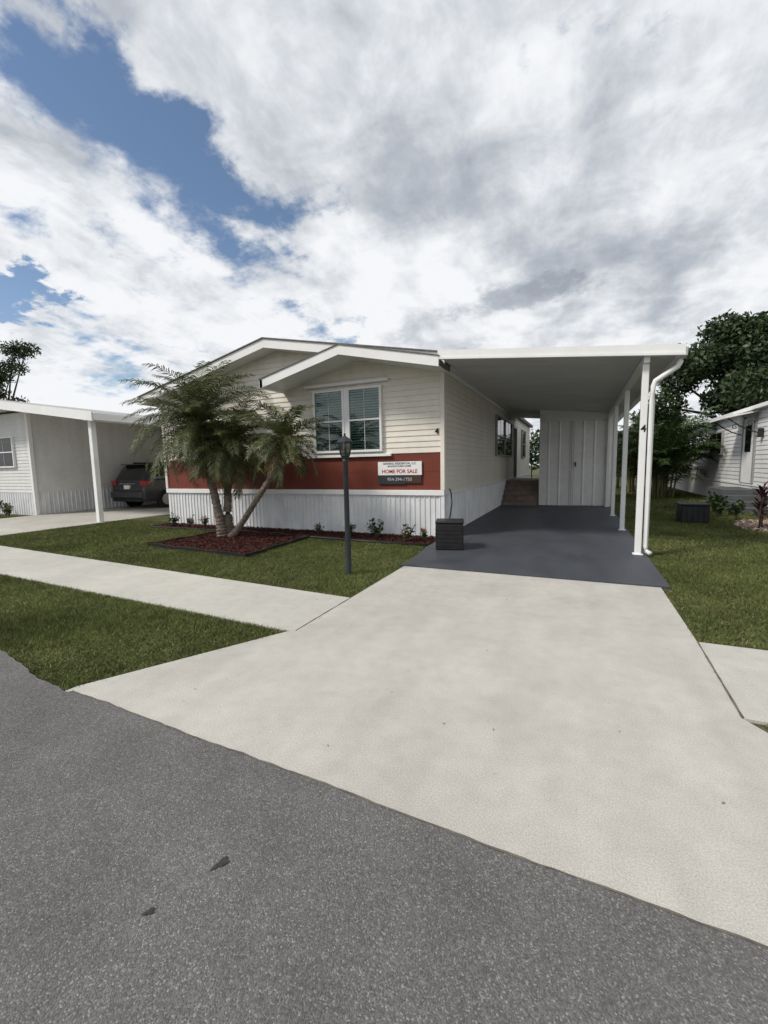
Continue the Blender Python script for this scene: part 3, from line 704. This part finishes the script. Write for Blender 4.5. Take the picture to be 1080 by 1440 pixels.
def tree(name,base,h,blobs,nleaf,size,m,seed,trunk_r=.35,shell=.5):
    random.seed(seed); P=empty(name,base); b=Vector(base); V=[];F=[]
    fork=b+Vector((0,0,h*.32)); tubeVF([b,b+Vector((.05,0,h*.15)),fork],[trunk_r*1.3,trunk_r,trunk_r*.85],10,V,F)
    for bl in blobs:
        c=Vector(bl[:3]); mid=fork.lerp(c,.5)+Vector((random.uniform(-.4,.4),random.uniform(-.4,.4),random.uniform(-.2,.5)))
        tubeVF([fork,mid,c],[trunk_r*.55,trunk_r*.3,trunk_r*.10],7,V,F)
        for j in range(5):
            e=c+Vector((random.gauss(0,.45)*bl[3],random.gauss(0,.45)*bl[4],random.gauss(0,.45)*bl[5])); tubeVF([mid.lerp(c,.6),e],[trunk_r*.13,.012],5,V,F)
    mesh('trunk',V,F,M_bark,P)
    leafcloud('crown',blobs,nleaf,size,m,P,shell=shell)
random.seed(3); bl=[]; tcx,tcy=9.9,35.0
for i in range(40):
    a=random.random()*6.28; r=random.uniform(0,5.0); z=random.uniform(2.6,9.9); k=1-abs(z-5.2)/8
    bl.append((tcx+r*k*math.cos(a)*1.15,tcy+r*k*math.sin(a),z,random.uniform(1.0,1.8),random.uniform(1.0,1.8),random.uniform(.7,1.2)))
tree('mango_tree',(tcx,tcy,0),10,bl,48000,.17,M_leaf,31,shell=.35)
random.seed(4); bl=[]
for i in range(18):
    a=random.random()*6.28; r=random.uniform(0,3.0); bl.append((15.5+r*math.cos(a),31+r*math.sin(a),random.uniform(4,10.6),1.4,1.4,1.1))
tree('mango_tree',(15.5,31,0),9,bl,20000,.17,M_leaf,32,shell=.35)
random.seed(6); bl=[]
for i in range(12):
    a=random.random()*6.28; r=random.uniform(0,1.7); bl.append((5.0+r*math.cos(a),37+r*math.sin(a),random.uniform(1.6,4.6),1.1,1.1,.9))
tree('mango_tree',(5.0,37,0),5,bl,12000,.16,M_leaf,33,trunk_r=.2,shell=.35)
bl=[]
for i in range(46):
    x=-4+i*1.15; bl.append((x,52+random.uniform(-3,3),random.uniform(1.2,3.6),2.2,2.2,random.uniform(1.5,2.4)))
leafcloud('distant_trees',bl,26000,.3,M_leaf2,None,shell=.3)
random.seed(9); bl=[]
for i in range(30):
    a=random.random()*6.28; r=random.uniform(.4,2.7); bl.append((-31.6+r*math.cos(a),14.2+r*math.sin(a),random.uniform(4.3,9.4),.8,.8,.5))
tree('sparse_tree',(-31.6,14.2,0),10,bl,15000,.095,M_leaf,51,trunk_r=.16,shell=.1)

# ------------------------------------------------------------------ world
sun_dir=Vector((-.50,-.52,.74)).normalized()
w=bpy.data.worlds.new('World'); scene.world=w; w.use_nodes=True; nt=w.node_tree; nt.nodes.clear()
out=N(nt,'ShaderNodeOutputWorld'); sky=N(nt,'ShaderNodeTexSky',sky_type='NISHITA'); sky.sun_disc=False
sky.sun_elevation=math.asin(sun_dir.z); sky.sun_rotation=math.atan2(sun_dir.x,sun_dir.y)%(2*math.pi)
sky.air_density=1.0; sky.dust_density=.3
bg1=N(nt,'ShaderNodeBackground'); bg1.inputs['Strength'].default_value=.12
nt.links.new(sky.outputs[0],bg1.inputs['Color'])
tc=N(nt,'ShaderNodeTexCoord'); sp=N(nt,'ShaderNodeSeparateXYZ'); nt.links.new(tc.outputs['Generated'],sp.inputs[0])
def m_(op,a,b=None,c=None,clamp=False):
    n=N(nt,'ShaderNodeMath',operation=op); n.use_clamp=clamp
    for i,v in enumerate((a,b,c)):
        if v is None: continue
        if isinstance(v,(int,float)): n.inputs[i].default_value=v
        else: nt.links.new(v,n.inputs[i])
    return n.outputs[0]
def smooth(v,a,b,lo=0,hi=1):
    n=N(nt,'ShaderNodeMapRange',interpolation_type='SMOOTHSTEP'); n.inputs['From Min'].default_value=a; n.inputs['From Max'].default_value=b
    n.inputs['To Min'].default_value=lo; n.inputs['To Max'].default_value=hi; nt.links.new(v,n.inputs['Value']); return n.outputs['Result']
zc=m_('ADD',m_('MAXIMUM',sp.outputs['Z'],0.0),.25)
px=m_('DIVIDE',sp.outputs['X'],zc); py=m_('DIVIDE',sp.outputs['Y'],zc)
cb=N(nt,'ShaderNodeCombineXYZ'); nt.links.new(px,cb.inputs[0]); nt.links.new(py,cb.inputs[1])
def noise(scale,off=(0,0,0),detail=7,rough=.55,dist=.1,sc=(1,1,1),rot=0):
    mp=N(nt,'ShaderNodeMapping'); mp.inputs['Location'].default_value=off; mp.inputs['Scale'].default_value=sc; mp.inputs['Rotation'].default_value=(0,0,rot)
    nt.links.new(cb.outputs[0],mp.inputs['Vector'])
    n=N(nt,'ShaderNodeTexNoise'); n.noise_dimensions='2D'; n.inputs['Scale'].default_value=scale; n.inputs['Detail'].default_value=detail; n.inputs['Roughness'].default_value=rough; n.inputs['Distortion'].default_value=dist
    nt.links.new(mp.outputs[0],n.inputs['Vector']); return n.outputs['Fac']
n1=noise(3.2,(3.1,1.7,0)); n2=noise(1.7,(7.3,2.2,0),detail=6); n3=noise(9,(1.3,9.2,0),detail=7,rough=.62)
lx_=m_('ADD',px,m_('ADD',m_('MULTIPLY',m_('SUBTRACT',py,.5),.12),.82))
lx_=m_('ADD',lx_,m_('MULTIPLY',m_('SUBTRACT',n1,.5),.45))
gap=smooth(m_('ABSOLUTE',lx_),.0,.22,1,0)
gap=m_('MULTIPLY',gap,smooth(py,.55,1.02,1.0,.42))
ax=m_('DIVIDE',m_('ADD',px,1.62),.22); ay=m_('DIVIDE',m_('SUBTRACT',py,.76),.14)
g2=smooth(m_('ADD',m_('SQRT',m_('ADD',m_('MULTIPLY',ax,ax),m_('MULTIPLY',ay,ay))),m_('MULTIPLY',m_('SUBTRACT',n3,.5),2)),.4,1.2,.85,0)
gap=m_('MAXIMUM',gap,g2)
cov=m_('ADD',m_('MULTIPLY',n1,.70),m_('MULTIPLY',n3,.48))
cov=m_('ADD',cov,m_('MULTIPLY',n2,.45))
cov=m_('SUBTRACT',cov,m_('MULTIPLY',gap,.39))
cov=m_('ADD',cov,smooth(px,-1.0,-.45,.01,.13))
alpha=smooth(cov,.57,.80)
alpha=m_('MAXIMUM',alpha,smooth(sp.outputs['Z'],.0,.16,.85,0))
s1=noise(1.6,(5.5,4.4,0),detail=6,dist=.2); s2=noise(5,(2.5,8.4,0),detail=7,rough=.6,dist=.2); s3=noise(6,(4.1,3.3,0),detail=6,rough=.6,dist=.1,sc=(1,.35,1),rot=.35)
br=m_('ADD',m_('ADD',m_('MULTIPLY',s1,.42),m_('MULTIPLY',s2,.36)),m_('MULTIPLY',s3,.22))
ex=m_('DIVIDE',m_('ADD',px,.20),.25); ey=m_('DIVIDE',m_('SUBTRACT',py,1.60),.085)
er=m_('SQRT',m_('ADD',m_('MULTIPLY',ex,ex),m_('MULTIPLY',ey,ey)))
er=m_('ADD',er,m_('MULTIPLY',m_('SUBTRACT',n3,.5),1.8))
dk=smooth(er,.4,1.2,.15,0)
br=m_('SUBTRACT',br,dk)
br=m_('ADD',br,smooth(px,-.95,-.45,.06,.008))
br=m_('ADD',br,smooth(sp.outputs['Z'],.05,.28,.05,0))
cr=N(nt,'ShaderNodeValToRGB'); e=cr.color_ramp.elements
e[0].position=.32; e[0].color=(.36,.395,.45,1); e[1].position=.60; e[1].color=(.92,.935,.96,1)
k=e.new(.42); k.color=(.50,.535,.59,1); k=e.new(.50); k.color=(.69,.72,.76,1); k=e.new(.555); k.color=(.84,.86,.89,1)
nt.links.new(br,cr.inputs['Fac'])
bg2=N(nt,'ShaderNodeBackground'); nt.links.new(cr.outputs['Color'],bg2.inputs['Color']); bg2.inputs['Strength'].default_value=1.0
ms=N(nt,'ShaderNodeMixShader'); nt.links.new(alpha,ms.inputs[0]); nt.links.new(bg1.outputs[0],ms.inputs[1]); nt.links.new(bg2.outputs[0],ms.inputs[2])
nt.links.new(ms.outputs[0],out.inputs['Surface'])
sl=bpy.data.lights.new('sun','SUN'); sl.energy=3.1; sl.angle=math.radians(10); sl.color=(1,.94,.86)
so=bpy.data.objects.new('sun',sl); so.rotation_euler=sun_dir.to_track_quat('Z','Y').to_euler(); so.location=(0,0,30); scene.collection.objects.link(so)

# ------------------------------------------------------------------ camera
yaw=math.radians(24.37); th_=math.radians(6.18)
Fh=Vector((-math.sin(yaw),math.cos(yaw),0)); R=Vector((math.cos(yaw),math.sin(yaw),0))
Fw=Fh*math.cos(th_)-Vector((0,0,1))*math.sin(th_); U=R.cross(Fw)
roll=.02
Rc=(R-U*roll).normalized(); Uc=(U+R*roll).normalized()
cd=bpy.data.cameras.new('camera'); cam=bpy.data.objects.new('camera',cd); scene.collection.objects.link(cam)
mw=Matrix.Identity(4)
for i in range(3): mw[i][0]=Rc[i]; mw[i][1]=Uc[i]; mw[i][2]=-Fw[i]
mw.translation=Vector((0,0,1.5)); cam.matrix_world=mw
cd.sensor_fit='HORIZONTAL'; cd.sensor_width=36; cd.lens=20.0; cd.clip_end=1000; cd.clip_start=.05
scene.camera=cam
